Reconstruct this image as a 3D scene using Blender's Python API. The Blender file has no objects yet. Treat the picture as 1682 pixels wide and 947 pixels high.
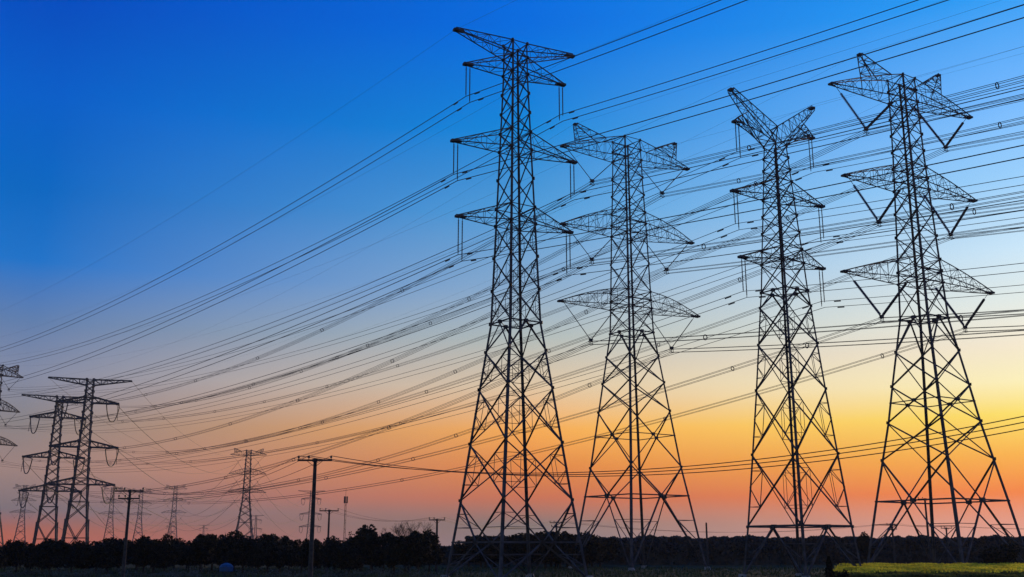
import bpy, math, random
from math import sin, cos, pi, radians, sqrt
from mathutils import Vector, Matrix

# ------------------------------------------------------------------ camera, sky, sun
scene = bpy.context.scene
COL = scene.collection
EYE = 2.8
PITCH = radians(13.868)
FPX = 1724.5                       # focal length in pixels of a 1682 px wide picture
cam_d = bpy.data.cameras.new('camera'); cam_d.sensor_width = 36.0
cam_d.lens = FPX / 1682 * 36.0
cam_d.clip_start = 0.5; cam_d.clip_end = 20000
cam = bpy.data.objects.new('camera', cam_d); COL.objects.link(cam)
cam.location = (0, 0, EYE); cam.rotation_euler = (radians(90) + PITCH, 0, 0)
scene.camera = cam

SUN_AZ = radians(31)               # to the right of the view axis (+Y), just under / at the horizon
SUN_EL = radians(4)
world = bpy.data.worlds.new('World'); scene.world = world; world.use_nodes = True

def build_sky(nt):
    N = nt.nodes; L = nt.links
    N.clear()
    out = N.new('ShaderNodeOutputWorld'); bg = N.new('ShaderNodeBackground')
    tc = N.new('ShaderNodeTexCoord'); nrm = N.new('ShaderNodeVectorMath'); nrm.operation = 'NORMALIZE'
    L.new(tc.outputs['Generated'], nrm.inputs[0])
    sep = N.new('ShaderNodeSeparateXYZ'); L.new(nrm.outputs[0], sep.inputs[0])
    def m(op, a, b=None, clamp=False):
        n = N.new('ShaderNodeMath'); n.operation = op; n.use_clamp = clamp
        for i, v in enumerate((a, b)):
            if v is None: continue
            if isinstance(v, (int, float)): n.inputs[i].default_value = v
            else: L.new(v, n.inputs[i])
        return n.outputs[0]
    el = m('MULTIPLY', m('ARCSINE', sep.outputs['Z']), 180 / pi)       # degrees above the horizon
    fac = m('DIVIDE', el, 40.0, True)
    az = m('MULTIPLY', m('ARCTAN2', sep.outputs['X'], sep.outputs['Y']), 180 / pi)
    d = m('ABSOLUTE', m('SUBTRACT', az, 33.0))                         # degrees of azimuth away from the sun
    d = m('MINIMUM', d, m('SUBTRACT', 360.0, d))
    def ramp(stops):
        r = N.new('ShaderNodeValToRGB'); cr = r.color_ramp; cr.interpolation = 'B_SPLINE' if False else 'LINEAR'
        while len(cr.elements) > 1: cr.elements.remove(cr.elements[-1])
        for i, (e, c) in enumerate(stops):
            q = cr.elements[0] if i == 0 else cr.elements.new(e / 40.0)
            q.position = e / 40.0
            q.color = tuple(((v / 255) / 12.92 if v / 255 <= .04045 else ((v / 255 + .055) / 1.055) ** 2.4) for v in c) + (1,)
        L.new(fac, r.inputs[0]); return r.outputs[0]
    def mix(f, a, b):
        n = N.new('ShaderNodeMix'); n.data_type = 'RGBA'
        if isinstance(f, float): n.inputs[0].default_value = f
        else: L.new(f, n.inputs[0])
        L.new(a, n.inputs[6]); L.new(b, n.inputs[7]); return n.outputs[2]
    A = ramp(SKY_SUN); B = ramp(SKY_MID); C = ramp(SKY_FAR)
    D = ramp(SKY_BACK)
    f1 = m('DIVIDE', m('SUBTRACT', d, 6.0), 26.0, True)
    f2 = m('DIVIDE', m('SUBTRACT', d, 32.0), 26.0, True)
    f3 = m('DIVIDE', m('SUBTRACT', d, 66.0), 60.0, True)
    c = mix(f3, mix(f2, mix(f1, A, B), C), D)
    # thin uneven veil so the gradient is not mathematically clean
    mp = N.new('ShaderNodeMapping'); mp.inputs['Scale'].default_value = (2.2, 2.2, 11.0)
    L.new(nrm.outputs[0], mp.inputs[0])
    nz = N.new('ShaderNodeTexNoise'); nz.inputs['Scale'].default_value = 2.0; nz.inputs['Detail'].default_value = 5
    L.new(mp.outputs[0], nz.inputs['Vector'])
    hs = N.new('ShaderNodeHueSaturation'); L.new(c, hs.inputs['Color'])
    L.new(m('ADD', m('MULTIPLY', nz.outputs[0], .07), .965), hs.inputs['Value'])
    # a little of the physical twilight sky under it
    sky = N.new('ShaderNodeTexSky'); sky.sky_type = 'NISHITA'; sky.sun_disc = False
    sky.sun_elevation = SUN_EL; sky.sun_rotation = SUN_AZ
    bg2 = N.new('ShaderNodeBackground'); bg2.inputs[1].default_value = 0.0008
    L.new(sky.outputs[0], bg2.inputs[0])
    add = N.new('ShaderNodeAddShader')
    L.new(hs.outputs[0], bg.inputs[0]); bg.inputs[1].default_value = 1.0
    L.new(bg.outputs[0], add.inputs[0]); L.new(bg2.outputs[0], add.inputs[1])
    L.new(add.outputs[0], out.inputs[0])

SKY_SUN = [(0, (224, 169, 157)), (1.2, (242, 160, 134)), (2.6, (252, 130, 52)), (4.4, (255, 182, 72)), (6.4, (255, 228, 104)), (8, (255, 244, 190)), (9.8, (248, 236, 211)), (11.8, (230, 238, 233)), (14.5, (203, 232, 251)), (18, (155, 209, 254)), (22, (114, 184, 255)), (27, (42, 156, 245)), (32, (0, 140, 232)), (40, (0, 99, 203))]
SKY_MID = [(0, (129, 122, 129)), (1.2, (130, 114, 109)), (2.6, (206, 112, 76)), (4.2, (230, 136, 64)), (6.2, (249, 172, 82)), (8.6, (225, 200, 167)), (11.2, (178, 188, 186)), (14, (137, 172, 206)), (18, (82, 157, 217)), (22.5, (19, 135, 216)), (28, (0, 109, 224)), (34, (0, 100, 217)), (40, (0, 81, 190))]
SKY_FAR = [(0, (194, 93, 63)), (0.8, (178, 96, 73)), (1.8, (123, 110, 116)), (3.8, (160, 132, 126)), (6, (137, 130, 132)), (8.5, (131, 139, 164)), (11, (96, 127, 174)), (14, (27, 115, 201)), (17.5, (0, 103, 194)), (22, (0, 94, 200)), (27, (0, 76, 192)), (34, (0, 68, 182)), (40, (0, 56, 156))]
SKY_BACK = [(0, (112, 108, 112)), (8, (132, 134, 146)), (18, (112, 130, 160)), (30, (70, 104, 150)), (40, (44, 80, 134))]
build_sky(world.node_tree)

sun_d = bpy.data.lights.new('sun', 'SUN'); sun_d.energy = 2.0; sun_d.angle = radians(8); sun_d.color = (1.0, .66, .36)
sun = bpy.data.objects.new('sun', sun_d); COL.objects.link(sun)
sun.rotation_euler = (radians(90) - SUN_EL, 0, pi - SUN_AZ)
sun.location = (200, 300, 50)
scene.view_settings.view_transform = 'Standard'; scene.view_settings.look = 'None'
scene.view_settings.exposure = 0; scene.view_settings.gamma = 1
scene.cycles.max_bounces = 4
try: scene.view_settings.use_curve_mapping = False
except Exception: pass

# ------------------------------------------------------------------ helpers
RND = random.Random(7)

def mat(name, col, rough=.8, metal=0., var=.25, scale=3., spec=.3, col2=None):
    m = bpy.data.materials.new(name); m.use_nodes = True
    N = m.node_tree.nodes; L = m.node_tree.links; b = N['Principled BSDF']
    tc = N.new('ShaderNodeTexCoord'); nz = N.new('ShaderNodeTexNoise')
    nz.inputs['Scale'].default_value = scale; nz.inputs['Detail'].default_value = 6
    L.new(tc.outputs['Object'], nz.inputs['Vector'])
    r = N.new('ShaderNodeValToRGB'); L.new(nz.outputs[0], r.inputs[0])
    lo = col2 or tuple(c * (1 - var) for c in col); hi = col if col2 else tuple(min(1, c * (1 + var)) for c in col)
    r.color_ramp.elements[0].position = .35; r.color_ramp.elements[1].position = .65
    r.color_ramp.elements[0].color = (*lo, 1); r.color_ramp.elements[1].color = (*hi, 1)
    L.new(r.outputs[0], b.inputs['Base Color'])
    b.inputs['Roughness'].default_value = rough; b.inputs['Metallic'].default_value = metal
    b.inputs['Specular IOR Level'].default_value = spec
    return m

M = dict(
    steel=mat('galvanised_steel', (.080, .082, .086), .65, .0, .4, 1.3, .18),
    wire=mat('weathered_conductor', (.05, .055, .065), .6, 0, .2, .5, .2),
    glass=mat('brown_porcelain_insulator', (.03, .03, .04), .35, 0, .3, 4, .4),
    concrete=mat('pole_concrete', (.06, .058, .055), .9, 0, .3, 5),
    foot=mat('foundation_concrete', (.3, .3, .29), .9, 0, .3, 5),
    iron=mat('rusted_iron', (.07, .055, .05), .8, 0, .3, 5),
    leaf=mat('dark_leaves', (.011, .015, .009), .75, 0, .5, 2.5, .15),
    leaf2=mat('wood_leaves', (.050, .060, .062), .8, 0, .5, .5, .1),
    bark=mat('bark', (.045, .038, .03), .95, 0, .3, 6),
    blue=mat('blue_enamel', (.02, .10, .24), .5, 0, .2, 3),
    pale=mat('pale_sheet', (.30, .32, .30), .8, 0, .3, 3),
)

class MB:
    """collects members, boxes, leaves and builds ONE mesh object"""
    def __init__(s): s.v = []; s.f = []
    def bar(s, p, q, r, n=4, r2=None):
        p = Vector(p); q = Vector(q); d = q - p
        if d.length < 1e-5: return
        d.normalize(); a = d.cross(Vector((0, 0, 1)))
        if a.length < .05: a = Vector((1, 0, 0))
        a.normalize(); b = d.cross(a); r2 = r if r2 is None else r2
        k = len(s.v)
        for P, rr in ((p, r), (q, r2)):
            for i in range(n):
                t = 2 * pi * (i + .5) / n; s.v.append(P + a * (cos(t) * rr) + b * (sin(t) * rr))
        for i in range(n): s.f.append((k + i, k + (i + 1) % n, k + n + (i + 1) % n, k + n + i))
        s.f.append(tuple(range(k + n - 1, k - 1, -1))); s.f.append(tuple(range(k + n, k + 2 * n)))
    def angle(s, p, q, w, t=None, inward=None):
        """an L-section (angle iron) from p to q, two thin plates of width w"""
        p = Vector(p); q = Vector(q); d = (q - p)
        if d.length < 1e-5: return
        d.normalize(); t = t or w * .16
        a = d.cross(Vector((0, 0, 1)))
        if a.length < .05: a = Vector((1, 0, 0))
        a.normalize(); b = d.cross(a)
        if inward is not None:
            i = Vector(inward); i -= d * i.dot(d)
            if i.length > 1e-4:
                i.normalize(); j = d.cross(i); a = (i + j).normalized(); b = (i - j).normalized()
        prof = [(0, 0), (w, 0), (w, t), (t, t), (t, w), (0, w)]
        k = len(s.v)
        for P in (p, q):
            for (x, y) in prof: s.v.append(P + a * x + b * y)
        n = 6
        for i in range(n): s.f.append((k + i, k + (i + 1) % n, k + n + (i + 1) % n, k + n + i))
        s.f.append(tuple(range(k + n - 1, k - 1, -1))); s.f.append(tuple(range(k + n, k + 2 * n)))
    def path(s, pts, r, n=4):
        """swept tube through pts, joined rings"""
        k0 = len(s.v); m = len(pts)
        for j, P in enumerate(pts):
            d = (Vector(pts[min(j + 1, m - 1)]) - Vector(pts[max(j - 1, 0)])).normalized()
            a = d.cross(Vector((0, 0, 1)))
            if a.length < .05: a = Vector((1, 0, 0))
            a.normalize(); b = d.cross(a)
            rr = r[j] if isinstance(r, (list, tuple)) else r
            for i in range(n):
                t = 2 * pi * (i + .5) / n; s.v.append(Vector(P) + a * (cos(t) * rr) + b * (sin(t) * rr))
        for j in range(m - 1):
            for i in range(n):
                A = k0 + j * n; s.f.append((A + i, A + (i + 1) % n, A + n + (i + 1) % n, A + n + i))
        s.f.append(tuple(range(k0 + n - 1, k0 - 1, -1))); s.f.append(tuple(range(k0 + (m - 1) * n, k0 + m * n)))
    def box(s, c, h, rz=0):
        c = Vector(c); k = len(s.v)
        for z in (-1, 1):
            for x, y in ((-1, -1), (1, -1), (1, 1), (-1, 1)):
                X = x * h[0]; Y = y * h[1]
                s.v.append(c + Vector((X * cos(rz) - Y * sin(rz), X * sin(rz) + Y * cos(rz), z * h[2])))
        s.f += [(k + 3, k + 2, k + 1, k), (k + 4, k + 5, k + 6, k + 7)]
        for i in range(4): s.f.append((k + i, k + (i + 1) % 4, k + 4 + (i + 1) % 4, k + 4 + i))
    def leaf(s, c, r, rnd):
        a = Vector((rnd.gauss(0, 1), rnd.gauss(0, 1), rnd.gauss(0, 1))).normalized()
        b = a.orthogonal().normalized(); b.rotate(Matrix.Rotation(rnd.uniform(0, 6.28), 3, a))
        e = a.cross(b); k = len(s.v); c = Vector(c); w = r * rnd.uniform(.45, .8)
        s.v += [c - b * r, c + e * w, c + b * r, c - e * w]; s.f.append((k, k + 1, k + 2, k + 3))
    def build(s, name, m, parent=None):
        me = bpy.data.meshes.new(name); me.from_pydata([tuple(v) for v in s.v], [], s.f); me.materials.append(m)
        o = bpy.data.objects.new(name, me); COL.objects.link(o)
        if parent: o.parent = parent
        return o

def tag(o, label=None, cat=None, group=None, kind=None):
    if label: o['label'] = label
    if cat: o['category'] = cat
    if group: o['group'] = group
    if kind: o['kind'] = kind
    return o
def empty(name, loc, rz=0):
    o = bpy.data.objects.new(name, None); o.empty_display_size = .5; COL.objects.link(o)
    o.location = loc; o.rotation_euler = (0, 0, rz); return o
def copy_tree(o, parent=None):
    c = o.copy(); COL.objects.link(c)
    if parent: c.parent = parent
    for ch in list(o.children): copy_tree(ch, c)
    return c
def ray(x, y):
    """direction (X/Y, Z/Y) seen at photo pixel x, y"""
    c, s = cos(PITCH), sin(PITCH); t = (473.5 - y) / FPX; k = (x - 841) / FPX
    # forward distance along the axis d: Y = d*c - t*d*s, Z = d*s + t*d*c, X = k*d
    return k / (c - t * s), (s + t * c) / (c - t * s)
def at(x, y, Y):
    a, b = ray(x, y); return Vector((a * Y, Y, EYE + b * Y))

# ------------------------------------------------------------------ ground
def ground():
    rnd = random.Random(3)
    import bmesh
    bm = bmesh.new()
    ys = [-60, -20, 20] + [30 + 4 * i for i in range(50)] + [240, 300, 420, 700, 1200, 2500, 6000, 12000]
    xs = [-9000, -4000, -1500, -600, -300] + [-200 + 8 * i for i in range(51)] + [300, 600, 1500, 4000, 9000]
    grid = []
    for y in ys:
        row = []
        for x in xs:
            z = 0
            if 30 < y < 240 and abs(x) < 200: z = .10 * sin(x * .13 + y * .07) * sin(y * .11) - .06 + rnd.uniform(-.03, .03)
            row.append(bm.verts.new((x, y, z)))
        grid.append(row)
    for j in range(len(ys) - 1):
        for i in range(len(xs) - 1): bm.faces.new((grid[j][i], grid[j][i + 1], grid[j + 1][i + 1], grid[j + 1][i]))
    me = bpy.data.meshes.new('ground'); bm.to_mesh(me); bm.free()
    o = bpy.data.objects.new('ground', me); COL.objects.link(o)
    m = bpy.data.materials.new('field_soil'); m.use_nodes = True
    N = m.node_tree.nodes; L = m.node_tree.links; b = N['Principled BSDF']
    tc = N.new('ShaderNodeTexCoord'); mp = N.new('ShaderNodeMapping'); mp.inputs['Scale'].default_value = (.04, .22, 1)
    nz = N.new('ShaderNodeTexNoise'); nz.inputs['Scale'].default_value = 1; nz.inputs['Detail'].default_value = 8
    L.new(tc.outputs['Object'], mp.inputs[0]); L.new(mp.outputs[0], nz.inputs['Vector'])
    r = N.new('ShaderNodeValToRGB'); L.new(nz.outputs[0], r.inputs[0])
    e = r.color_ramp.elements; e[0].position = .38; e[0].color = (.022, .028, .018, 1); e[1].position = .64; e[1].color = (.075, .085, .04, 1)
    q = e.new(.5); q.color = (.035, .05, .026, 1)
    L.new(r.outputs[0], b.inputs['Base Color']); b.inputs['Roughness'].default_value = 1; b.inputs['Specular IOR Level'].default_value = .05
    bp = N.new('ShaderNodeBump'); n2 = N.new('ShaderNodeTexNoise'); n2.inputs['Scale'].default_value = 3
    L.new(tc.outputs['Object'], n2.inputs['Vector']); L.new(n2.outputs[0], bp.inputs['Height']); bp.inputs['Distance'].default_value = .2
    L.new(bp.outputs[0], b.inputs['Normal'])
    me.materials.append(m); tag(o, kind='structure'); return o
ground()

# ------------------------------------------------------------------ lattice towers
ARM_YAW = radians(26.1); BODY_YAW = radians(33.0)

def prof(levels, z):
    for (z0, w0), (z1, w1) in zip(levels, levels[1:]):
        if z <= z1: return w0 + (w1 - w0) * (z - z0) / (z1 - z0)
    return levels[-1][1]

def rot2(x, y, a): return (x * cos(a) - y * sin(a), x * sin(a) + y * cos(a))

class Tower:
    """lattice pylon in the frame of its arms: x along the arms, y along the line"""
    def __init__(s, levels, zs, k=1.0, dyaw=BODY_YAW - ARM_YAW, thick=1.0):
        s.lv = levels; s.top = levels[-1][0]; s.k = k; s.dy = dyaw; s.th = thick
    def c(s, i, z):
        sx, sy = ((-1, 1), (-1, -1), (1, -1), (1, 1))[i % 4]
        w = prof(s.lv, z); x, y = rot2(sx * w, sy * w, s.dy); return Vector((x, y, z))

def panels_auto(T, z0, z1, ratio=1.9):
    w = (prof(T.lv, z0) + prof(T.lv, z1)) / 2
    n = max(1, round((z1 - z0) / (ratio * w))); return [z0 + (z1 - z0) * i / n for i in range(n + 1)]

def leg_part(T, i, root, r):
    m = MB(); zs = [z for z, _ in T.lv]
    for z0, z1 in zip(zs, zs[1:]):
        f0 = 1 - .45 * (z0 / T.top); p, q = T.c(i, z0), T.c(i, z1)
        inw = Vector((-p.x, -p.y, 0))
        m.angle(p, q, r * f0 * 1.12, r * f0 * .3, inw)
    
    return m.build('leg', M['steel'], root)

def xpanel(m, T, z0, z1, r, sec=False, horiz=False, mid=False):
    for i in range(4):
        a0, b0, a1, b1 = T.c(i, z0), T.c(i + 1, z0), T.c(i, z1), T.c(i + 1, z1)
        m.angle(a0, b1, r * 1.7); m.angle(b0, a1, r * 1.7)
        if horiz: m.bar(a1, b1, r * .9)
        w0 = (a0 - b0).length; w1 = (a1 - b1).length; t = w0 / (w0 + w1); X = a0.lerp(b1, t)
        if mid:
            m.bar(a0.lerp(a1, t), b0.lerp(b1, t), r * .9); m.box(X, (r * 2.2, r * 2.2, r * 2.2))
        if sec:
            rs = r * .5
            for (l0, l1, d0, d1) in ((a0, a1, a0, a1), (b0, b1, b0, b1)):
                m_lo = d0.lerp(X, .5); m_hi = d1.lerp(X, .5)
                L1 = l0.lerp(l1, t * .5); L2 = l0.lerp(l1, t); L3 = l0.lerp(l1, t + (1 - t) * .5)
                m.bar(L1, m_lo, rs); m.bar(m_lo, L2, rs); m.bar(L2, m_hi, rs); m.bar(L3, m_hi, rs)
                m.bar(m_lo, m_hi, rs)
        g = r * (2.1 if w0 < 4 else 1.5)
        for P in (a1, a0): m.box(P, (g, g, g * 1.25), T.dy + pi / 4)

def kpanel(m, T, z0, z1, r, apex_top=True, sec=True, horiz=True):
    """inverted V: from the middle of the upper horizontal to the lower corners (apex_top) or the other way"""
    for i in range(4):
        a0, b0, a1, b1 = T.c(i, z0), T.c(i + 1, z0), T.c(i, z1), T.c(i + 1, z1)
        if apex_top:
            A = (a1 + b1) / 2; ends = ((a0, a1), (b0, b1))
            if horiz: m.bar(a1, b1, r * 1.15)
        else:
            A = (a0 + b0) / 2; ends = ((a1, a0), (b1, b0))
            if horiz: m.bar(a0, b0, r * 1.15)
        m.box(A, (r * 2.4, r * 2.4, r * 2.2))
        for (e, l) in ends:
            m.angle(A, e, r * 1.8)
            if sec:
                rs = r * .5
                p1 = e.lerp(A, .33); p2 = e.lerp(A, .66); q1 = e.lerp(l, .33); q2 = e.lerp(l, .66)
                m.bar(p1, q1, rs); m.bar(q1, p2, rs); m.bar(p2, q2, rs); m.bar(p1, q1.lerp(e, .0), rs)

def diaphragm(m, T, z, r):
    mids = [(T.c(i, z) + T.c(i + 1, z)) / 2 for i in range(4)]
    for i in range(4):
        m.bar(T.c(i, z), T.c(i + 1, z), r); m.bar(mids[i], mids[(i + 1) % 4], r * .7)

def truss(m, root, tip, n, rc, rb, bulge=(0, 0, 0, 0), X=False, bend=None):
    """four-chord truss; root/tip are 4 points: lower a, lower b, upper a, upper b"""
    P = []
    for j in range(n + 1):
        t = (j / n) ** .92; row = []
        for q in range(4):
            p = Vector(root[q]).lerp(Vector(tip[q]), t); p.z += bulge[q] * sin(pi * t) * (1 - .25 * t)
            row.append(p)
        P.append(row)
    for j in range(n):
        for q in range(4): m.bar(P[j][q], P[j + 1][q], rc)
        a, b = (0, 1) if j % 2 else (1, 0)
        for (u, v) in ((0, 1), (2, 3), (0, 2), (1, 3)):
            uu, vv = (u, v) if j % 2 else (v, u)
            m.bar(P[j][uu], P[j + 1][vv], rb)
            if X: m.bar(P[j][vv], P[j + 1][uu], rb)
            if j: m.bar(P[j][u], P[j][v], rb)
    return P

def arm(T, side, L, zt, zb, ztop, n=5, bulge=0, rc=.07, rb=.04, tipw=.18, flat=False, name='cross_arm', root=None, tiph=.12):
    m = MB(); ia, ib = (0, 1) if side < 0 else (3, 2)
    R = [T.c(ia, zb), T.c(ib, zb), T.c(ia, ztop), T.c(ib, ztop)]
    tx = side * L
    tp = [Vector((tx, tipw, zt)), Vector((tx, -tipw, zt)), Vector((tx, tipw, zt + tiph)), Vector((tx, -tipw, zt + tiph))]
    P = truss(m, R, tp, n, rc, rb, (0, 0, bulge, bulge))
    m.bar(tp[0] + Vector((side * .15, 0, .06)), tp[0] - Vector((side * .9, 0, -.02)), rc * 1.9)
    m.bar(tp[1] + Vector((side * .15, 0, .06)), tp[1] - Vector((side * .9, 0, -.02)), rc * 1.9)
    m.box(Vector((tx, 0, zt + .03)), (.22, tipw + .08, .12))
    return m.build(name, M['steel'], root), P

def string(root, p, q, r=.12, n=None, link0=0., link1=.0, name='insulator_string', weight=True):
    """string of discs from p to q with bare steel links at both ends"""
    p = Vector(p); q = Vector(q); m = MB(); d = q - p; Ln = d.length
    m.bar(p, q, .035)
    n = n or int(Ln * (1 - link0 - link1) / .17)
    a = link0 + .04; b = 1 - link1 - .04
    pts = []; rr = []
    for i in range(n):
        t = a + (b - a) * i / n; t2 = a + (b - a) * (i + .62) / n
        m.bar(p + d * t, p + d * t2, r, 6, r * .6)
    return m.build(name, M['glass'], root)

def vstring(root, outer, inner, bottom, r, link):
    m = MB()
    for top, lk in ((Vector(outer), link), (Vector(inner), .06)):
        d = Vector(bottom) - top; m.bar(top, bottom, .035)
        n = int(d.length * (1 - lk) / .17)
        for i in range(n):
            t = lk + (.96 - lk) * i / n; t2 = lk + (.96 - lk) * (i + .62) / n
            m.bar(top + d * t, top + d * t2, r, 6, r * .6)
    o = m.build('insulator_string', M['glass'], root)
    y = MB(); b = Vector(bottom)
    y.bar(b + Vector((-.4, 0, .15)), b + Vector((.4, 0, .15)), .06)
    y.box(b, (.2, .2, .2)); y.bar(b, b + Vector((0, 0, -.75)), .05)
    for dx in (-.28, .28):
        for dz in (-.15, -.65): y.bar(b + Vector((dx, -.3, dz)), b + Vector((dx, .3, dz)), .06)
        y.bar(b + Vector((dx, 0, -.15)), b + Vector((dx, 0, -.65)), .04)
    y.build('yoke_clamp', M['steel'], o)
    return o

def feet(T, root):
    for i in range(4):
        p = T.c(i, 0); m = MB(); k = 9
        pts = [Vector((p.x, p.y, -.3)), Vector((p.x, p.y, .28))]
        m.path(pts, [.55, .38], 10); m.build('footing', M['foot'], root)

# --- the flat-topped pylon with paired straight strings
def tower_flat(root, thick=1.0, dy=BODY_YAW - ARM_YAW):
    lv = [(0, 4.88), (3.3, 4.42), (7.2, 3.9), (12.6, 3.26), (17.9, 2.63), (21.6, 2.18), (24.4, 1.84), (34.6, 1.50), (42.6, 1.23), (51.1, .96), (54.6, .92)]
    T = Tower(lv, None, dyaw=dy); r = .072 * thick
    for i in range(4): leg_part(T, i, root, .23 * thick)
    m = MB()
    kpanel(m, T, 0, 3.3, r * 1.1); kpanel(m, T, 3.3, 7.2, r * 1.1, apex_top=False, horiz=False)
    for a, b in ((7.2, 12.6), (12.6, 17.9), (17.9, 21.6)): xpanel(m, T, a, b, r, sec=True)
    kpanel(m, T, 21.6, 24.4, r, sec=False); diaphragm(m, T, 24.4, r * .8)
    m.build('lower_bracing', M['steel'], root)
    m = MB(); r *= .86
    for z0, z1 in ((24.4, 34.6), (36.4, 42.6), (44.6, 51.1)):
        q = panels_auto(T, z0, z1)
        for a, b in zip(q, q[1:]): xpanel(m, T, a, b, r * .9, sec=(z0 < 30))
    for z0, z1 in ((34.6, 36.4), (42.6, 44.6), (51.1, 53.0), (53.0, 54.6)): xpanel(m, T, z0, z1, r * .9, horiz=True); diaphragm(m, T, z0, r * .8)
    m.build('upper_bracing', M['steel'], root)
    for sd in (-1, 1):
        for (L, zt, zb, zu, n) in ((6.9, 54.75, 53.0, 54.6, 5), (5.75, 51.15, 51.1, 53.0, 3), (7.0, 42.5, 42.6, 44.6, 4), (6.4, 34.65, 34.6, 36.4, 4)):
            arm(T, sd, L, zt, zb, zu, n, rc=.06 * thick, rb=.025 * thick, name='ground_wire_arm' if zt > 54 else 'cross_arm', root=root, tiph=.25 if zt > 54 else .12)
        for (L, zt, zb) in ((5.75, 51.1, 47.3), (7.0, 42.45, 38.65), (6.4, 34.6, 30.4)):
            for dx in (.1, .52): string(root, (sd * (L - dx), 0, zt), (sd * (L - dx), 0, zb + (.3 if dx < .3 else -.3)), .075, link0=.05)
    feet(T, root)
    ATT = {}
    for n, (L, z) in enumerate(((5.45, 47.3), (6.7, 38.65), (6.1, 30.4))):
        for sd in (-1, 1): ATT[(n, sd)] = Vector((sd * L, 0, z))
    ATT[('g', -1)] = Vector((-6.9, 0, 54.8)); ATT[('g', 1)] = Vector((6.9, 0, 54.8))
    return ATT

# --- the Y-topped pylon with paired straight strings
def tower_y(root, thick=1.0, dy=BODY_YAW - ARM_YAW):
    lv = [(0, 4.05), (4.8, 3.56), (11.9, 2.97), (18.4, 2.45), (23.1, 2.11), (27.0, 1.83), (28.6, 1.70), (31.6, 1.55), (38.7, 1.16), (44.7, .85)]
    T = Tower(lv, None, dyaw=dy); r = .070 * thick
    for i in range(4): leg_part(T, i, root, .19 * thick)
    m = MB()
    kpanel(m, T, 0, 4.8, r * 1.15)
    for a, b in ((4.8, 11.9), (11.9, 18.4), (18.4, 23.1), (23.1, 27.0)): xpanel(m, T, a, b, r, sec=True)
    kpanel(m, T, 27.0, 28.6, r, sec=False); diaphragm(m, T, 28.6, r * .8)
    m.bar(T.c(1, 4.85), T.c(0, 4.85), .13); m.bar(T.c(1, 4.85), T.c(2, 4.85), .13); 
    m.build('lower_bracing', M['steel'], root)
    m = MB(); r *= .85
    for z0, z1 in ((28.6, 31.6), (33.1, 38.7), (40.6, 44.7)):
        q = panels_auto(T, z0, z1, 1.7)
        for a, b in zip(q, q[1:]): xpanel(m, T, a, b, r * .9)
    for z0, z1 in ((31.6, 33.1), (38.7, 40.6)): xpanel(m, T, z0, z1, r * .9, horiz=True); diaphragm(m, T, z0, r * .8)
    m.build('upper_bracing', M['steel'], root)
    for sd in (-1, 1):
        for (L, zt, zb, zu, n) in ((6.0, 38.75, 38.7, 40.6, 4), (5.45, 31.7, 31.6, 33.1, 4)):
            arm(T, sd, L, zt, zb, zu, n, rc=.06 * thick, rb=.026 * thick, root=root)
        ia, ib = (0, 1) if sd < 0 else (3, 2)
        m = MB()
        R = [T.c(ia, 44.7), T.c(ib, 44.7), Vector((0, .6, 46.8)), Vector((0, -.6, 46.8))]
        tx = sd * 5.6
        tp = [Vector((tx + sd * .15, .25, 49.95)), Vector((tx + sd * .15, -.25, 49.95)), Vector((tx - sd * .2, .25, 50.4)), Vector((tx - sd * .2, -.25, 50.4))]
        P = truss(m, R, tp, 7, .055 * thick, .027 * thick)
        m.bar(T.c(ia, 44.7), R[3], .07); m.bar(T.c(ib, 44.7), R[2], .07); m.bar(R[2], R[3], .06)
        m.box(((tp[0] + tp[3]) / 2), (.22, .3, .12))
        m.build('ground_wire_peak', M['steel'], root)
        m = MB()
        R = [T.c(ia, 44.7), T.c(ib, 44.7), P[4][0], P[4][1]]; tx = sd * 5.3
        tp = [Vector((tx, .18, 46.6)), Vector((tx, -.18, 46.6)), Vector((tx, .18, 46.72)), Vector((tx, -.18, 46.72))]
        truss(m, R, tp, 4, .06 * thick, .036 * thick, (.35, .35, .1, .1)); m.box((tx, 0, 46.6), (.22, .25, .12))
        m.bar((tx, 0, 46.62), (tx - sd * 1.2, 0, 46.75), .1)
        m.build('cross_arm', M['steel'], root)
        for (L, zt, zb) in ((5.3, 46.6, 42.9), (6.0, 38.7, 34.9), (5.45, 31.65, 27.8)):
            for dx in (.1, .52): string(root, (sd * (L - dx), 0, zt), (sd * (L - dx), 0, zb + (.25 if dx < .3 else -.25)), .07, link0=.05)
    feet(T, root)
    ATT = {}
    for n, (L, z) in enumerate(((5.0, 42.9), (5.7, 34.9), (5.15, 27.8))):
        for sd in (-1, 1): ATT[(n, sd)] = Vector((sd * L, 0, z))
    for sd in (-1, 1): ATT[('g', sd)] = Vector((sd * 5.6, 0, 50.6))
    return ATT

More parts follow.
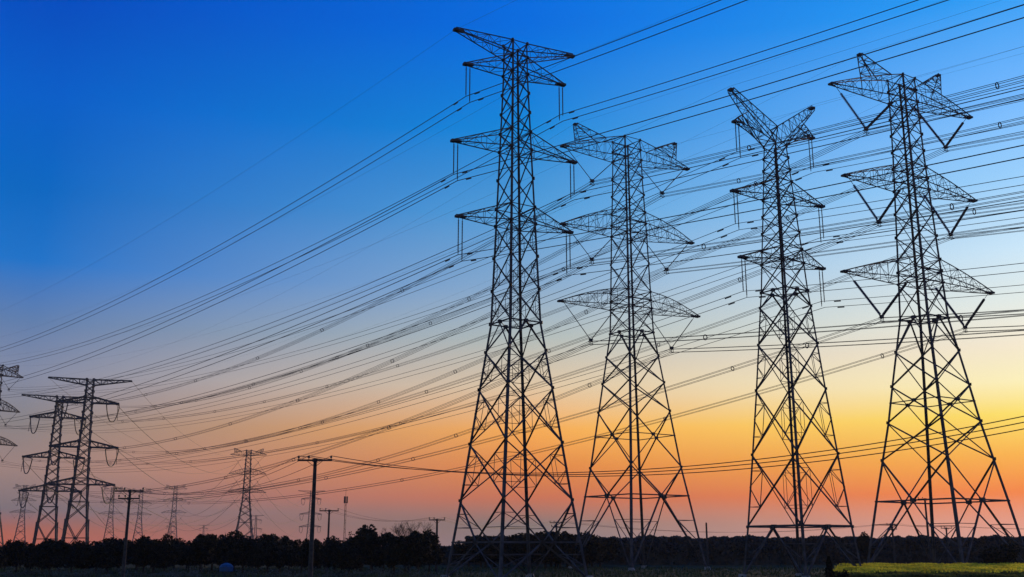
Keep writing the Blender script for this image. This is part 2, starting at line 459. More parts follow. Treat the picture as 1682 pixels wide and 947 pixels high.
# --- the big horned pylons with V strings
def tower_v(root, S, thick=1.0, dy=BODY_YAW - ARM_YAW):
    T = Tower(S['lv'], None, dyaw=dy); r = .085 * thick; hi = S['lv'][-1][0]
    for i in range(4): leg_part(T, i, root, .26 * thick)
    m = MB(); kz = S['k']
    kpanel(m, T, 0, kz[0], r * 1.15, sec=True); kpanel(m, T, kz[0], kz[1], r * 1.1, apex_top=False, sec=False, horiz=False)
    for i in range(4): m.bar(T.c(i, kz[0]), T.c(i + 1, kz[0]), r * 1.25)
    for a, b, md in S['x']: xpanel(m, T, a, b, r, mid=md, sec=False)
    kpanel(m, T, S['w'][0], S['w'][1], r, sec=False); diaphragm(m, T, S['w'][1], r * .8)
    m.build('lower_bracing', M['steel'], root)
    m = MB(); r *= .85
    z = S['w'][1]
    for (zt, L, zb, zu, bz, bL) in reversed(S['arms']):
        q = panels_auto(T, z, zb, 1.75)
        for a, b in zip(q, q[1:]): xpanel(m, T, a, b, r * .9)
        mid = (zb + zu) / 2
        xpanel(m, T, zb, mid, r * .8, horiz=True); xpanel(m, T, mid, zu, r * .8, horiz=True); diaphragm(m, T, zb, r * .8); z = zu
    m.build('upper_bracing', M['steel'], root)
    for n, (zt, L, zb, zu, bz, bL) in enumerate(S['arms']):
        for sd in (-1, 1):
            o, P = arm(T, sd, L, zt, zb, zu, 7, bulge=S['bg'] if n else .25, rc=.065 * thick, rb=.028 * thick, tipw=.3, root=root)
            if n == 0:
                m = MB(); hz, hL = S['horn']; j = 3
                ja, jb = S['hr']; R = [P[ja][2], P[ja][3], P[jb][2], P[jb][3]]; tx = sd * hL
                tp = [Vector((tx, .25, hz - .2)), Vector((tx, -.25, hz - .2)), Vector((tx - sd * .35, .25, hz + .15)), Vector((tx - sd * .35, -.25, hz + .15))]
                truss(m, R, tp, 4, .07 * thick, .036 * thick); m.box((tp[0] + tp[3]) / 2, (.25, .3, .12))
                m.build('ground_wire_peak', M['steel'], root)
            vstring(root, (sd * (L - .6), 0, zt), (sd * (prof(T.lv, zb) + .35), 0, zb), (sd * bL, 0, bz), S['vr'], S['vl'])
    feet(T, root)
    ATT = {}
    for n, (zt, L, zb, zu, bz, bL) in enumerate(S['arms']):
        for sd in (-1, 1): ATT[(n, sd)] = Vector((sd * bL, 0, bz - .4))
    for sd in (-1, 1): ATT[('g', sd)] = Vector((sd * S['horn'][1], 0, S['horn'][0]))
    return ATT

V2 = dict(lv=[(0, 6.65), (9.8, 5.2), (13.8, 4.58), (21.7, 3.65), (25.8, 3.17), (29.7, 2.7), (33.1, 2.3), (38.5, 2.14), (46.7, 1.95), (56.3, 1.65), (63, 1.5)],
          k=(9.8, 13.8), x=[(13.8, 21.7, True), (21.7, 25.8, False), (25.8, 29.7, False)], w=(29.7, 33.1),
          arms=[(60.2, 11.15, 59.7, 63.0, 55.6, 6.2), (48.2, 11.4, 47.9, 51.4, 43.5, 6.5), (36.7, 11.9, 36.7, 39.2, 31.5, 6.9)], horn=(64.1, 9.1), vr=.085, vl=.1, bg=.5, hr=(5, 2))
V4 = dict(lv=[(0, 6.95), (8.5, 5.65), (13.7, 4.8), (18.5, 4.02), (23.2, 3.41), (27.7, 2.79), (32.0, 2.2), (42.3, 1.86), (55.3, 1.47), (66.1, 1.3)],
          k=(8.5, 13.7), x=[(13.7, 18.5, False), (18.5, 23.2, True), (23.2, 27.7, False)], w=(27.7, 32.0),
          arms=[(62.8, 13.0, 62.6, 66.1, 57.4, 7.4), (50.05, 12.0, 49.8, 53.0, 44.5, 6.6), (36.9, 13.4, 36.8, 40.0, 31.6, 7.5)], horn=(68.3, 7.6), vr=.2, vl=.2, bg=.2, hr=(3, 1))

# --- far strain pylon with a long flat top and slack jumper loops
def tower_strain(root, thick=1.0, dy=0.0):
    lv = [(0, 4.6), (6, 4.0), (12, 3.45), (18, 2.9), (23.8, 2.5), (36.5, 1.9), (51.8, 1.3), (60, 1.15)]
    T = Tower(lv, None, dyaw=dy); r = .1 * thick
    for i in range(4): leg_part(T, i, root, .36 * thick)
    m = MB()
    kpanel(m, T, 0, 6, r, sec=False); kpanel(m, T, 6, 12, r, apex_top=False, sec=False)
    xpanel(m, T, 12, 18, r, horiz=True); xpanel(m, T, 18, 23.8, r, horiz=True)
    m.build('lower_bracing', M['steel'], root)
    m = MB()
    for z0, z1 in ((23.8, 26), (26, 36.5), (36.5, 38.7), (38.7, 51.8), (51.8, 54), (54, 58), (58, 60)):
        q = panels_auto(T, z0, z1)
        for a, b in zip(q, q[1:]): xpanel(m, T, a, b, r * .95, horiz=(z1 - z0 < 3))
    m.build('upper_bracing', M['steel'], root)
    for sd in (-1, 1):
        arm(T, sd, 13.6, 60, 58, 60, 6, rc=.12 * thick, rb=.07 * thick, name='ground_wire_arm', root=root, tiph=.3)
        for (L, z) in ((10.0, 51.8), (11, 36.5), (11, 23.8)):
            arm(T, sd, L, z, z, z + 2.2, 4, rc=.16 * thick, rb=.08 * thick, root=root, tipw=1.0)
            for k in (-1, 1):
                string(root, (sd * L, k * .9, z), (sd * L - (1 - k) * 1.9 * sd, k * 4.6, z - .9), .2, n=14)
            m = MB(); pts = []
            for j in range(15):
                t = -1 + 2 * j / 14; pts.append(Vector((sd * L - (1 - t) * 1.9 * sd, t * 4.6, z - .9 - 5.4 * (1 - abs(t) ** 2.6))))
            m.path(pts, .13 * thick); m.build('jumper_loop', M['wire'], root)
            string(root, (sd * (L - .4), 0, z), (sd * L, 0, z - 5.9), .16, n=14)
    ATT = {}
    for n, (L, z) in enumerate(((10.0, 51.8), (11, 36.5), (11, 23.8))):
        for sd in (-1, 1): ATT[(n, sd)] = Vector((sd * L, 0, z - .9))
    for sd in (-1, 1): ATT[('g', sd)] = Vector((sd * 13.6, 0, 60.1))
    return ATT

def place(root, ATT):
    a = root.rotation_euler.z; s = root.scale[0]; l = root.location
    R = {}
    for k, v in ATT.items():
        x, y = rot2(v.x * s, v.y * s, a); R[k] = Vector((l.x + x, l.y + y, l.z + v.z * s))
    return R

def xat(px, z, Y):
    """world X of a thing at height z and depth Y standing at photo column px"""
    d = Y * cos(PITCH) + (z - EYE) * sin(PITCH); return (px - 841) / FPX * d

GT = 'lattice pylons in the foreground'
t1 = empty('transmission_tower', (.36, 102, 0), ARM_YAW)
tag(t1, 'tall lattice pylon with a long flat top arm, leftmost of the four near pylons', 'pylon', GT)
a1 = place(t1, tower_flat(t1))
t2 = empty('transmission_tower', (17.43, 150, 0), ARM_YAW)
tag(t2, 'horned lattice pylon with thin V strings between the flat-topped and the Y-topped pylon', 'pylon', GT)
a2d = tower_v(t2, V2); a2 = place(t2, a2d)
t3 = empty('transmission_tower', (28.31, 106, 0), ARM_YAW)
tag(t3, 'slender lattice pylon whose head splits into a Y above straight hanging strings', 'pylon', GT)
a3 = place(t3, tower_y(t3))
t4 = empty('transmission_tower', (54.19, 135, 0), ARM_YAW)
tag(t4, 'large horned lattice pylon with thick V strings at the right edge', 'pylon', GT)
a4 = place(t4, tower_v(t4, V4, 1.1))

GF = 'distant lattice pylons'
f1 = empty('transmission_tower', (xat(148, 58, 365), 365, 0), radians(18))
tag(f1, 'strain pylon with flat top and slack jumper loops, tallest on the left horizon', 'pylon', GF)
fsd = tower_strain(f1, 1.5); af1 = place(f1, fsd)
f2 = copy_tree(f1); f2.location = (xat(98, 58, 408), 408, 0); f2.rotation_euler.z = radians(20)
tag(f2, 'strain pylon overlapped on its right by the tallest pylon of the left horizon', 'pylon', GF); af2 = place(f2, fsd)
f0 = empty('transmission_tower', (xat(-8, 60, 352), 352, 0), radians(66)); 
tag(f0, 'horned pylon cut off by the left edge of the view', 'pylon', GF)
f0d = tower_v(f0, V2, 2.0); af0 = place(f0, f0d)

def far_copy(src, px, ytop, ztop, yaw, label, attd, scale=1.0):
    tz = ztop * scale
    b = ray(841, ytop)[1]; Y = (tz - EYE) / b
    o = copy_tree(src); o.location = (xat(px, tz, Y), Y, 0); o.rotation_euler.z = radians(yaw); o.scale = (scale,) * 3
    tag(o, label, 'pylon', GF); return place(o, attd)
ag1 = far_copy(f0, 409, 738, 63.5, 12, 'distant horned pylon with V strings, tallest between the left pair and the wooden-armed pole', f0d)
ag2 = far_copy(f0, 289, 797, 63.5, 10, 'small distant horned pylon just left of the taller one in the middle distance', f0d)
ag3 = far_copy(f1, 512, 806, 60, 10, 'small distant flat-topped pylon seen half behind the tall concrete pole', fsd)
ag4 = far_copy(f0, 233, 803, 63.5, 14, 'faint distant horned pylon between the pole crossarm and its taller neighbour', f0d)
ag5 = far_copy(f0, 186, 800, 63.5, 14, 'faint distant horned pylon just left of the leaning pole', f0d)
ag6 = far_copy(f0, 42, 796, 63.5, 16, 'faint distant horned pylon left of the pair of strain pylons', f0d)
ag7 = far_copy(f1, 335, 862, 60, 10, 'tiny pylon far off above the trees, alone in its gap', fsd, .5)
ag8 = far_copy(f1, 421, 846, 60, 18, 'short bluish pylon at the right foot of the tall distant horned pylon', fsd, .6)
ag9 = far_copy(f1, 281, 858, 60, 18, 'tiny pylon at the left foot of a small distant horned pylon', fsd, .5)

# ------------------------------------------------------------------ conductors
RIGHT = Vector((194, -240, -4)); LEFT = Vector((-175, 214, 9))
def para(A, B, s, n, off=Vector((0, 0, 0))):
    A = Vector(A) + off; B = Vector(B) + off; pts = []
    for i in range(n + 1):
        t = i / n; p = A.lerp(B, t); p.z -= 4 * s * t * (1 - t); pts.append(p)
    return pts
def spacer(m_parent, P, d, r):
    m = MB(); d = d.normalized(); a = d.cross(Vector((0, 0, 1))).normalized(); b = a.cross(d)
    pts = [P + a * (cos(t) * r) + b * (sin(t) * r) for t in [2 * pi * i / 10 for i in range(11)]]
    m.path(pts, .06)
    m.build('spacer', M['wire'], m_parent)
def line(A, ends, kind, label, group, r=None, spc=None, damp=False):
    """one conductor (bundle) through A, with a span to each of ends [(B, sag)]"""
    A = Vector(A); root = empty('conductor_bundle' if kind != 'single' else 'ground_wire', A)
    tag(root, label, 'power line', group)
    offs = {'single': [(0, 0)], 'twin': [(-.21, .3), (.21, -.3)], 'quad': [(-.24, .24), (.24, .24), (-.24, -.24), (.24, -.24)]}[kind]
    r = r or {'single': .010, 'twin': .038, 'quad': .034}[kind]
    u = Vector((cos(ARM_YAW), sin(ARM_YAW), 0))
    for (ou, oz) in offs:
        m = MB()
        for B, s in ends:
            B = Vector(B); n = 60
            m.path(para(Vector((0, 0, 0)), B - A, s, n, u * ou + Vector((0, 0, oz))), r)
            if damp:                                   # vibration dampers beside the clamp
                pts = para(Vector((0, 0, 0)), B - A, s, 400, u * ou + Vector((0, 0, oz)))
                Lg = (B - A).length; k = int(400 * 2.0 / Lg); k2 = k + 1
                m.bar(pts[k] - Vector((0, 0, .1)), pts[k2] - Vector((0, 0, .1)), .065, 6)
        if kind == 'single': tag(m.build('strand', M['wire'], root))
        else: m.build('conductor', M['wire'], root)
    if spc:
        rnd = random.Random(hash(label) % 1000 if False else len(label) * 7 + int(A.x))
        for B, s in ends:
            B = Vector(B); Lg = (B - A).length; d0 = rnd.uniform(12, 30)
            while d0 < Lg - 8 and d0 < 460:
                t = d0 / Lg; p = (B - A) * t; p.z -= 4 * s * t * (1 - t)
                dd = (B - A); dd = Vector((dd.x, dd.y, dd.z - 4 * s * (1 - 2 * t)))
                spacer(root, p, dd, .34); d0 += spc * rnd.uniform(.85, 1.15)
    return root

POS = {0: 'top', 1: 'middle', 2: 'bottom'}; SIDE = {-1: 'left', 1: 'right'}
def circuit(att, far, desc, kind, sagL, sagR, group, rightv=RIGHT, leftv=LEFT, spc=None, damp=False, r=None):
    for n in (0, 1, 2):
        for sd in (-1, 1):
            A = att[(n, sd)]; B = far[(n, sd)] if far else A + leftv
            line(A, [(B, sagL), (A + rightv, sagR)], kind, '%s conductor bundle under the %s %s arm of the %s' % (kind, POS[n], SIDE[sd], desc), group, r, spc, damp)
    for sd in (-1, 1):
        A = att[('g', sd)]; B = far[('g', sd)] if far else A + leftv
        line(A, [(B, sagL * .8), (A + rightv, sagR * .8)], 'single', 'thin earth wire from the %s top tip of the %s' % (SIDE[sd], desc), group)

GW = 'overhead conductors between the pylons'
circuit(a1, None, 'flat-topped near pylon', 'twin', 6.6, 8.2, GW, damp=True)
circuit(a2, af1, 'thin-stringed horned near pylon', 'quad', 9, 8.5, GW, spc=34)
circuit(a3, af0, 'Y-headed near pylon', 'twin', 9, 8.0, GW, damp=True, r=.032)
circuit(a4, af2, 'thick-stringed horned near pylon', 'quad', 11, 8.5, GW, spc=38)

GD = 'faint conductors between the distant pylons'
def far_circuit(a, b, desc, sag, kz=('g', 0, 1, 2)):
    for n in kz:
        for sd in (-1, 1):
            nm = 'earth wire' if n == 'g' else POS[n] + ' conductor'
            A = a[(n, sd)]; o = empty('distant_conductor', A); m = MB()
            m.path(para(Vector((0, 0, 0)), b[(n, sd)] - A, sag, 40), .05 if n == 'g' else .09)
            m.build('strand', M['wire'], o); tag(o, '%s %s sagging %s' % (SIDE[sd], nm, desc), 'power line', GD)
far_circuit(af1, ag1, 'from the tallest left pylon to the middle horned one', 14)
far_circuit(af2, ag2, 'from the overlapped strain pylon far to the right', 26, (1, 2))
far_circuit(ag1, ag3, 'from the middle horned pylon to the flat-topped one', 16, (0, 1, 2))
far_circuit(ag2, ag1, 'between the two distant horned pylons in the middle', 15, (0, 1, 2))
far_circuit(ag5, ag2, 'between the pylons either side of the leaning pole', 14, (0, 2))

# ------------------------------------------------------------------ poles
def pole(px, ytop, Y, label, armpx=0, r=.13, double=False, ins=True, yaw=0, name='utility_pole', group=None):
    top = at(px, ytop, Y); base = Vector((top.x, top.y, 0)); root = empty(name, base, yaw); H = top.z
    tag(root, label, 'pole', group)
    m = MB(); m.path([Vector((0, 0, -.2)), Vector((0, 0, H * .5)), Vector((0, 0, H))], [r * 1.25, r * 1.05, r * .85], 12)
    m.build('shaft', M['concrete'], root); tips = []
    if armpx:
        w = armpx / FPX * Y / 2
        for k, dz in enumerate((-.12, -.75) if double else (-.12,)):
            ww = w * (1 - .25 * k)
            m = MB(); m.box((0, -r * 1.1, H + dz), (ww, .05, .06)); m.box((0, -r * .6, H + dz), (r * 1.2, r * .9, .1))
            a = m.build('crossarm', M['iron'], root)
            if ins:
                for x in (-ww * .94, -ww * .35, ww * .94):
                    m = MB(); m.path([Vector((x, -r * 1.1, H + dz + .05)), Vector((x, -r * 1.1, H + dz + .14)), Vector((x, -r * 1.1, H + dz + .16)), Vector((x, -r * 1.1, H + dz + .3))], [.03, .03, .085, .06], 8)
                    m.build('pin_insulator', M['glass'], a)
                    if k == 0:
                        X, Yy = rot2(x, -r * 1.1, yaw); tips.append(Vector((base.x + X, base.y + Yy, H + dz + .3)))
            m = MB(); m.bar((-ww * .5, -r, H + dz), (0, -r, H + dz - .45), .025); m.bar((ww * .5, -r, H + dz), (0, -r, H + dz - .45), .025); m.build('brace', M['iron'], root)
    return tips
pA = pole(518, 753, 72, 'tall dark concrete pole with one long crossarm, in front of the tree line', 56, .135)
pB = pole(214, 804, 92, 'leaning-looking concrete pole with two crossarms, left of the others', 46, .12, True)
pC = pole(541, 837, 128, 'short concrete pole just right of the tall dark one', 31, .12)
pD = pole(718, 852, 126, 'short concrete pole at the right end of the black trees', 26, .13)
pE = pole(914, 857, 172, 'small pole with two short crossarms behind the leftmost near pylon', 22, .14, True)
pF = pole(1465, 861, 172, 'small double-armed pole behind the left legs of the rightmost pylon', 18, .15, True)
pG = pole(1519, 818, 180, 'tallest pole standing behind the rightmost pylon', 24, .17)
pH = pole(1554, 866, 176, 'short plain pole behind the middle legs of the rightmost pylon', 18, .14)
pI = pole(1160, 858, 182, 'bare stub pole at the far wood right of the horned pylon', 0, .16)

# thin mast
mt = at(568, 815, 290); mast = empty('antenna_mast', (mt.x, mt.y, 0))
tag(mast, 'slim lattice mast with an antenna cluster rising behind the trees', 'mast')
m = MB(); H = mt.z
for a in (0, 2.1, 4.2): m.bar((.28 * cos(a), .28 * sin(a), 0), (.22 * cos(a), .22 * sin(a), H), .06)
for k in range(int(H / .8)):
    a = k * 2.1; m.bar((.27 * cos(a), .27 * sin(a), k * .8), (.27 * cos(a + 2.1), .27 * sin(a + 2.1), k * .8 + .8), .04)
m.build('shaft', M['iron'], mast)
m = MB()
for a in (0, 2.1, 4.2): m.box((.42 * cos(a), .42 * sin(a), H - .9), (.16, .16, .9), a)
m.build('antenna_panel', M['iron'], mast)
m = MB(); m.bar((0, 0, H - .2), (0, 0, H + 2.2), .05); m.build('lightning_rod', M['iron'], mast)

GP = 'wires strung along the utility poles'
def thinwire(A, B, sag, label, r=.02, n=40):
    o = MB(); o.path(para(Vector((0, 0, 0)), Vector(B) - Vector(A), sag, n), r)
    w = o.build('service_wire', M['wire'], None); w.location = A; tag(w, label, 'wire', GP); return w
if True:
    Bs = [Vector((36.5, 41.8, 11.9)), Vector((37, 42, 11.72)), Vector((37.5, 42.3, 11.55))]
    for k, (A, B) in enumerate(zip((pA[0], pA[1], pA[2]), Bs)):
        thinwire(A, B, 3.2 + .04 * k, ('left', 'inner', 'right')[k] + ' of the three slack wires running right from the tall dark pole', .030)
    for k in range(3):
        thinwire(pC[k], pD[k], .9, ('left', 'inner', 'right')[k] + ' wire hanging between the two short poles', .014)
        thinwire(pD[k], pE[k], 1.2, ('left', 'inner', 'right')[k] + ' wire from the tree-end pole to the small double-armed pole', .014)
        thinwire(pA[k], pB[k], 1.4, ('left', 'inner', 'right')[k] + ' wire from the tall dark pole back to the double-armed one', .016)
        thinwire(pF[k], pH[k], .3, ('left', 'inner', 'right')[k] + ' wire between the short poles behind the rightmost pylon', .016)
        thinwire(pE[k], pF[k], 1.6, ('left', 'inner', 'right')[k] + ' long wire low over the far wood between double-armed poles', .016)
        thinwire(pH[k], pH[k] + Vector((70, 4, 1)), 1.0, ('left', 'inner', 'right')[k] + ' wire leaving right from the short plain pole', .016)

# ------------------------------------------------------------------ trees
def crown_mesh(rnd, w, h, z0, n, leaf, lumps=9):
    m = MB(); L = []
    for k in range(lumps):
        a = rnd.uniform(0, 6.28); rr = rnd.uniform(0, .62) * w; zz = z0 + h * rnd.uniform(.25, .8)
        L.append((Vector((cos(a) * rr, sin(a) * rr, zz)), rnd.uniform(.28, .5) * w, rnd.uniform(.18, .3) * h))
    L.append((Vector((0, 0, z0 + h * .5)), w * .75, h * .42))
    for _ in range(n):
        c, rw, rh = rnd.choice(L)
        d = Vector((rnd.gauss(0, 1), rnd.gauss(0, 1), rnd.gauss(0, 1))).normalized() * (rnd.uniform(.25, 1) ** .45)
        m.leaf(c + Vector((d.x * rw, d.y * rw, d.z * rh)), leaf * rnd.uniform(.6, 1.3), rnd)
    return m
def trunk_mesh(rnd, h, w, r):
    m = MB(); m.path([Vector((0, 0, -.1)), Vector((rnd.uniform(-.05, .05), .03, h * .35)), Vector((rnd.uniform(-.15, .15), 0, h * .75))], [r, r * .75, r * .35], 7)
    for k in range(6):
        a = k * 1.05 + rnd.uniform(-.3, .3); z = h * rnd.uniform(.2, .45)
        m.path([Vector((0, 0, z)), Vector((cos(a) * w * .3, sin(a) * w * .3, z + h * .18)), Vector((cos(a) * w * .6, sin(a) * w * .6, z + h * .36))], [r * .4, r * .28, r * .12], 5)
    return m
protos = []
GTREE = 'black trees in the row along the field at the left'
LTREE = 'round black leafy tree in the dense row along the field at the left'
for k in range(6):
    rnd = random.Random(50 + k)
    root = empty('tree', (0, 0, 0)); tag(root, LTREE, 'tree', GTREE)
    cm = crown_mesh(rnd, 1.6 + .13 * k, 3.7, .3 + .08 * (k % 3), 4600, .15, 8 + 2 * k); root['top'] = max(v.z for v in cm.v) - .08
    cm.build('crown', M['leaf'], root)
    trunk_mesh(rnd, 4.2, 1.6, .11).build('trunk', M['bark'], root)
    protos.append(root)
used = [False] * 6
def put_tree(px, ytop, Y, wscale=1.0, label=None, group=None):
    k = RND.randrange(6); src = protos[k]
    o = src if not used[k] else copy_tree(src); used[k] = True
    z = at(px, ytop, Y).z; s = z / src['top']
    o.location = (xat(px, z * .6, Y), Y, 0); o.rotation_euler.z = RND.uniform(0, 6.28); o.scale = (s * wscale, s * wscale, s)
    if label: o['label'] = label; o['group'] = group
    return o
front = [(-14, 888), (10, 889), (30, 886), (52, 891), (72, 884), (84, 886), (100, 887), (120, 889), (140, 887), (160, 883), (178, 885), (198, 884), (226, 886), (238, 880), (254, 885), (272, 889),
         (288, 879), (312, 887), (331, 879), (350, 878), (367, 874), (386, 884), (401, 881), (424, 891), (441, 878), (460, 880), (476, 885), (496, 890), (514, 884), (534, 889), (551, 881), (574, 893),
         (593, 866), (612, 878), (631, 876), (648, 881), (666, 880), (688, 874), (706, 873)]
for (x, y) in front: put_tree(x, 885 + (y - 885) * 1.25, RND.uniform(116, 138), RND.uniform(.85, 1.35))
for x in range(-20, 700, 30): put_tree(x + RND.uniform(-9, 9), RND.uniform(895, 901), RND.uniform(146, 160), RND.uniform(1.3, 1.8))
GM = 'dark trees bunched behind the leftmost near pylon'
LM = 'dark bluish tree in the bunch behind the leftmost near pylon'
for (x, y) in [(770, 888), (790, 883), (812, 879), (836, 876), (860, 875), (884, 876), (905, 873), (913, 872), (932, 872), (945, 877), (958, 872), (972, 878), (985, 883)]:
    put_tree(x, y, RND.uniform(160, 172), 1.5, LM, GM)
for x in (798, 824, 848, 872, 896, 920, 938, 964): put_tree(x, RND.uniform(881, 886), RND.uniform(150, 158), 1.4, LM, GM)
# two trees standing out of the wood
o = put_tree(1421, 873, 178, .8, 'small round tree poking above the far wood right of the Y-headed pylon', 'lone trees at the far wood')
o = put_tree(1637, 893, 122, 1.5, 'broad black tree in front of the far wood, rightmost in view', 'lone trees at the far wood')
# leafless tree
b = at(672, 854, 128); root = empty('bare_tree', (b.x, b.y, 0)); tag(root, 'leafless tree with fine twigs rising above the black trees', 'tree')
m = MB(); rnd = random.Random(5)
def twig(p, d, L, r, n):
    q = p + d * L; m.bar(p, q, r, 4, r * .7)
    if n == 0: return
    for _ in range(3 if n > 1 else 4):
        e = (d + Vector((rnd.gauss(0, .42), rnd.gauss(0, .42), rnd.gauss(.12, .2)))).normalized(); twig(p.lerp(q, rnd.uniform(.5, 1)), e, L * rnd.uniform(.6, .85), r * .62, n - 1)
for a in range(5): twig(Vector((0, 0, 1.6)), Vector((cos(a * 1.26) * .6, sin(a * 1.26) * .6, .9)).normalized(), 1.45, .045, 5)
k = (b.z + .15) / max(v.z for v in m.v); root.scale = (k * 1.15, k * 1.15, k)
m.build('branches', M['bark'], root)
m = MB(); m.path([Vector((0, 0, -.1)), Vector((.04, 0, .9)), Vector((0, 0, 1.8))], [.13, .1, .07], 8); m.build('trunk', M['bark'], root)

# narrow conifer and shrub in the foreground right of centre
def conifer(px, ytop, Y, w, label, n=2600):
    p = at(px, ytop, Y); root = empty('conifer', (p.x, p.y, 0)); H = p.z; tag(root, label, 'tree'); m = MB(); rnd = random.Random(int(px))
    for _ in range(n):
        t = rnd.random() ** .8; a = rnd.uniform(0, 6.28); rr = w * (1 - t) ** .8 * rnd.uniform(.3, 1) * (1 + .25 * sin(a * 3 + t * 20)) + .03
        m.leaf((cos(a) * rr, sin(a) * rr, .1 + t * (H - .1)), .07, rnd)
    m.build('crown', M['leaf'], root); m = MB(); m.bar((0, 0, -.1), (0, 0, H * .8), .05, 6, .01); m.build('trunk', M['bark'], root)
conifer(1361, 914, 70, .42, 'narrow black conifer in front of the right foot of the Y-headed pylon')
p = at(1384, 934, 68); root = empty('shrub', (p.x, p.y, 0)); tag(root, 'low black shrub beside the narrow conifer', 'shrub')
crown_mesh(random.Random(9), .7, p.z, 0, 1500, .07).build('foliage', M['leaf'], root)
m = MB(); m.bar((0, 0, -.1), (0, 0, .7), .03, 6); m.build('stem', M['bark'], root)

# far wood: one mass nobody could count
m = MB(); rnd = random.Random(21)
def woodtop(px):
    return 884 + 1.6 * sin(px * .045) + 1.2 * sin(px * .11 + 1) + 1.0 * sin(px * .31) + rnd.uniform(-1.2, 1.2)
for i in range(52000):
    px = rnd.uniform(700, 1760); Y = 186 + rnd.random() * 14
    if px < 765: top = at(px, 899 + rnd.uniform(-1, 2), Y).z
    else: top = at(px, woodtop(px), Y).z
    t = rnd.random() ** .6; z = max(.05, top * (t if rnd.random() < .8 else 1))
    X = xat(px, z, Y); m.leaf((X, Y, z), rnd.uniform(.16, .42), rnd)
for j in range(60):                              # dense heart of the wood, uneven hummocks
    pass
wood = m.build('distant_wood', M['leaf2']); tag(wood, 'dark bluish wood closing the field behind the pylons', 'wood', kind='stuff')
# its dense inside: a hummocky thick body
m = MB(); nx = 90
rows = []
for Y in (189, 191, 194, 198):
    r_ = []
    for i in range(nx + 1):
        px = 700 + (1760 - 700) * i / nx; top = at(px, 902 if px < 765 else 887.5, Y).z; r_.append((xat(px, 2, Y), Y, top * (1 if 189 < Y < 198 else .75) + rnd.uniform(-.2, .05)))
    rows.append(r_)
for Y, zz in ((188, -.2), (199, -.2)):
    rows.insert(0 if Y == 188 else len(rows), [(p[0], Y, zz) for p in rows[0]])
k = 0
for r_ in rows: m.v += [Vector(p) for p in r_]
for j in range(len(rows) - 1):
    for i in range(nx): A = j * (nx + 1) + i; m.f.append((A, A + 1, A + nx + 2, A + nx + 1))
hw = m.build('distant_thicket', M['leaf2']); tag(hw, 'shadowed thicket filling the inside of the far wood', 'thicket', kind='stuff')

# flowering crop on the right
m = MB(); mf = MB(); rnd = random.Random(31)
for i in range(44000):
    Y = 80 + 40 * rnd.random() ** 1.3; x0 = xat(1392, .9, Y) + 1.2 * sin(Y * .7); x1 = xat(1760, .9, Y)
    X = rnd.uniform(x0, x1); z = 1.0 * rnd.random() ** .5 + .1 * sin(X * 1.3) + .06 * sin(Y * 2.1)
    if rnd.random() < .9 * min(1, max(.0, (Y - 84) / 9)): mf.leaf((X, Y, rnd.uniform(.84, 1.1) + .1 * sin(X * 1.3)), .1, rnd)
    m.leaf((X, Y, max(.03, z * .85)), .16, rnd)
crop = mat('crop_leaves', (.13, .14, .03), .8, 0, .5, .6); flower = mat('crop_flowers', (.85, .70, .05), .8, 0, .3, .35)
for q in (crop, flower):                          # thin petals and leaves let the low sun through
    N = q.node_tree.nodes; L = q.node_tree.links; b = N['Principled BSDF']; tr = N.new('ShaderNodeBsdfTranslucent'); mx = N.new('ShaderNodeMixShader')
    L.new(b.inputs['Base Color'].links[0].from_socket, tr.inputs[0]); mx.inputs[0].default_value = .5
    L.new(b.outputs[0], mx.inputs[1]); L.new(tr.outputs[0], mx.inputs[2]); L.new(mx.outputs[0], N['Material Output'].inputs[0])
tag(m.build('crop', crop), 'leafy crop standing in the field at the lower right', 'crop', kind='stuff')
tag(mf.build('crop_flowers', flower), 'yellow flowers over the crop at the lower right', 'flowers', kind='stuff')

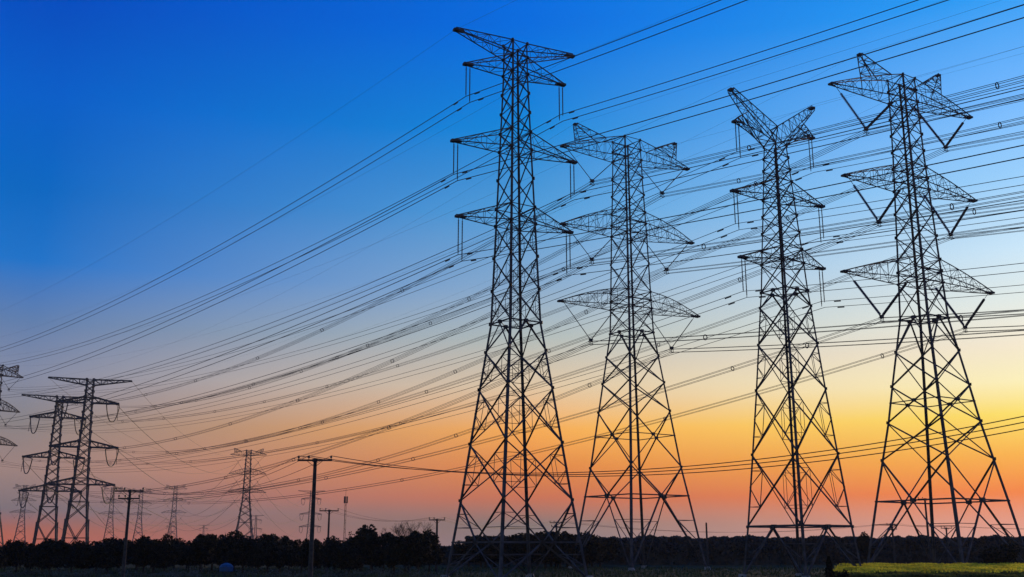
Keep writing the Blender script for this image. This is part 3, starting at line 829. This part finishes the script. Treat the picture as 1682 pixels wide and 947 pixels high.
# rough grass over the near field
m = MB(); rnd = random.Random(41)
for i in range(26000):
    Y = 50 + 110 * rnd.random(); X = rnd.uniform(-.56, .56) * Y; h = rnd.uniform(.06, .22) * (1 + (sin(X * .4) * sin(Y * .3) > .3))
    a = rnd.uniform(0, 3.14); w = rnd.uniform(.05, .14); k = len(m.v)
    m.v += [Vector((X - cos(a) * w, Y - sin(a) * w, -.05)), Vector((X + cos(a) * w, Y + sin(a) * w, -.05)), Vector((X + rnd.uniform(-.1, .1), Y, h))]; m.f.append((k, k + 1, k + 2))
tag(m.build('grass', mat('rough_grass', (.06, .085, .03), .9, 0, .6, .25)), 'rough low grass over the dim field', 'grass', kind='stuff')

# pale brushwood under the trees
m = MB(); rnd = random.Random(43)
for c in range(70):
    X0 = xat(rnd.uniform(0, 740), .5, 112); Y0 = rnd.uniform(106, 118); w = rnd.uniform(.4, 1.2); h = rnd.uniform(.25, .8)
    for i in range(90): m.leaf((X0 + rnd.gauss(0, w * .5), Y0 + rnd.gauss(0, .4), abs(rnd.gauss(0, h * .5))), .09, rnd)
tag(m.build('undergrowth', mat('pale_brushwood', (.10, .115, .09), .9, 0, .5, .5)), 'pale scrubby undergrowth at the foot of the black trees', 'undergrowth', kind='stuff')

# blue tank under the trees
p = at(372, 929, 114); root = empty('water_tank', (p.x, p.y, 0)); tag(root, 'squat blue domed tank half hidden under the black trees', 'tank')
m = MB(); m.path([Vector((0, 0, .35)), Vector((0, 0, .40)), Vector((0, 0, .85)), Vector((0, 0, 1.08)), Vector((0, 0, 1.18)), Vector((0, 0, 1.26))], [.62, .72, .72, .55, .3, .12], 20); m.build('barrel', M['blue'], root)
m = MB()
for x in (-.5, .5):
    for y in (-.5, .5): m.bar((x, y, -.1), (x, y, .36), .04)
m.box((0, 0, .33), (.6, .6, .03)); m.build('stand', M['iron'], root)

# evening haze
HAZE = 0.00010
if HAZE:
    m = MB(); m.box((0, 950, 36.5), (1300, 1350, 38.5))
    vm = bpy.data.materials.new('evening_haze'); vm.use_nodes = True; N = vm.node_tree.nodes
    N.remove(N['Principled BSDF']); v = N.new('ShaderNodeVolumePrincipled'); v.inputs['Density'].default_value = HAZE
    v.inputs['Color'].default_value = (.80, .84, .92, 1); v.inputs['Anisotropy'].default_value = .25
    vm.node_tree.links.new(v.outputs[0], N['Material Output'].inputs['Volume'])
    hz = m.build('haze', vm); tag(hz, 'thin evening haze over the plain', 'haze', kind='stuff')
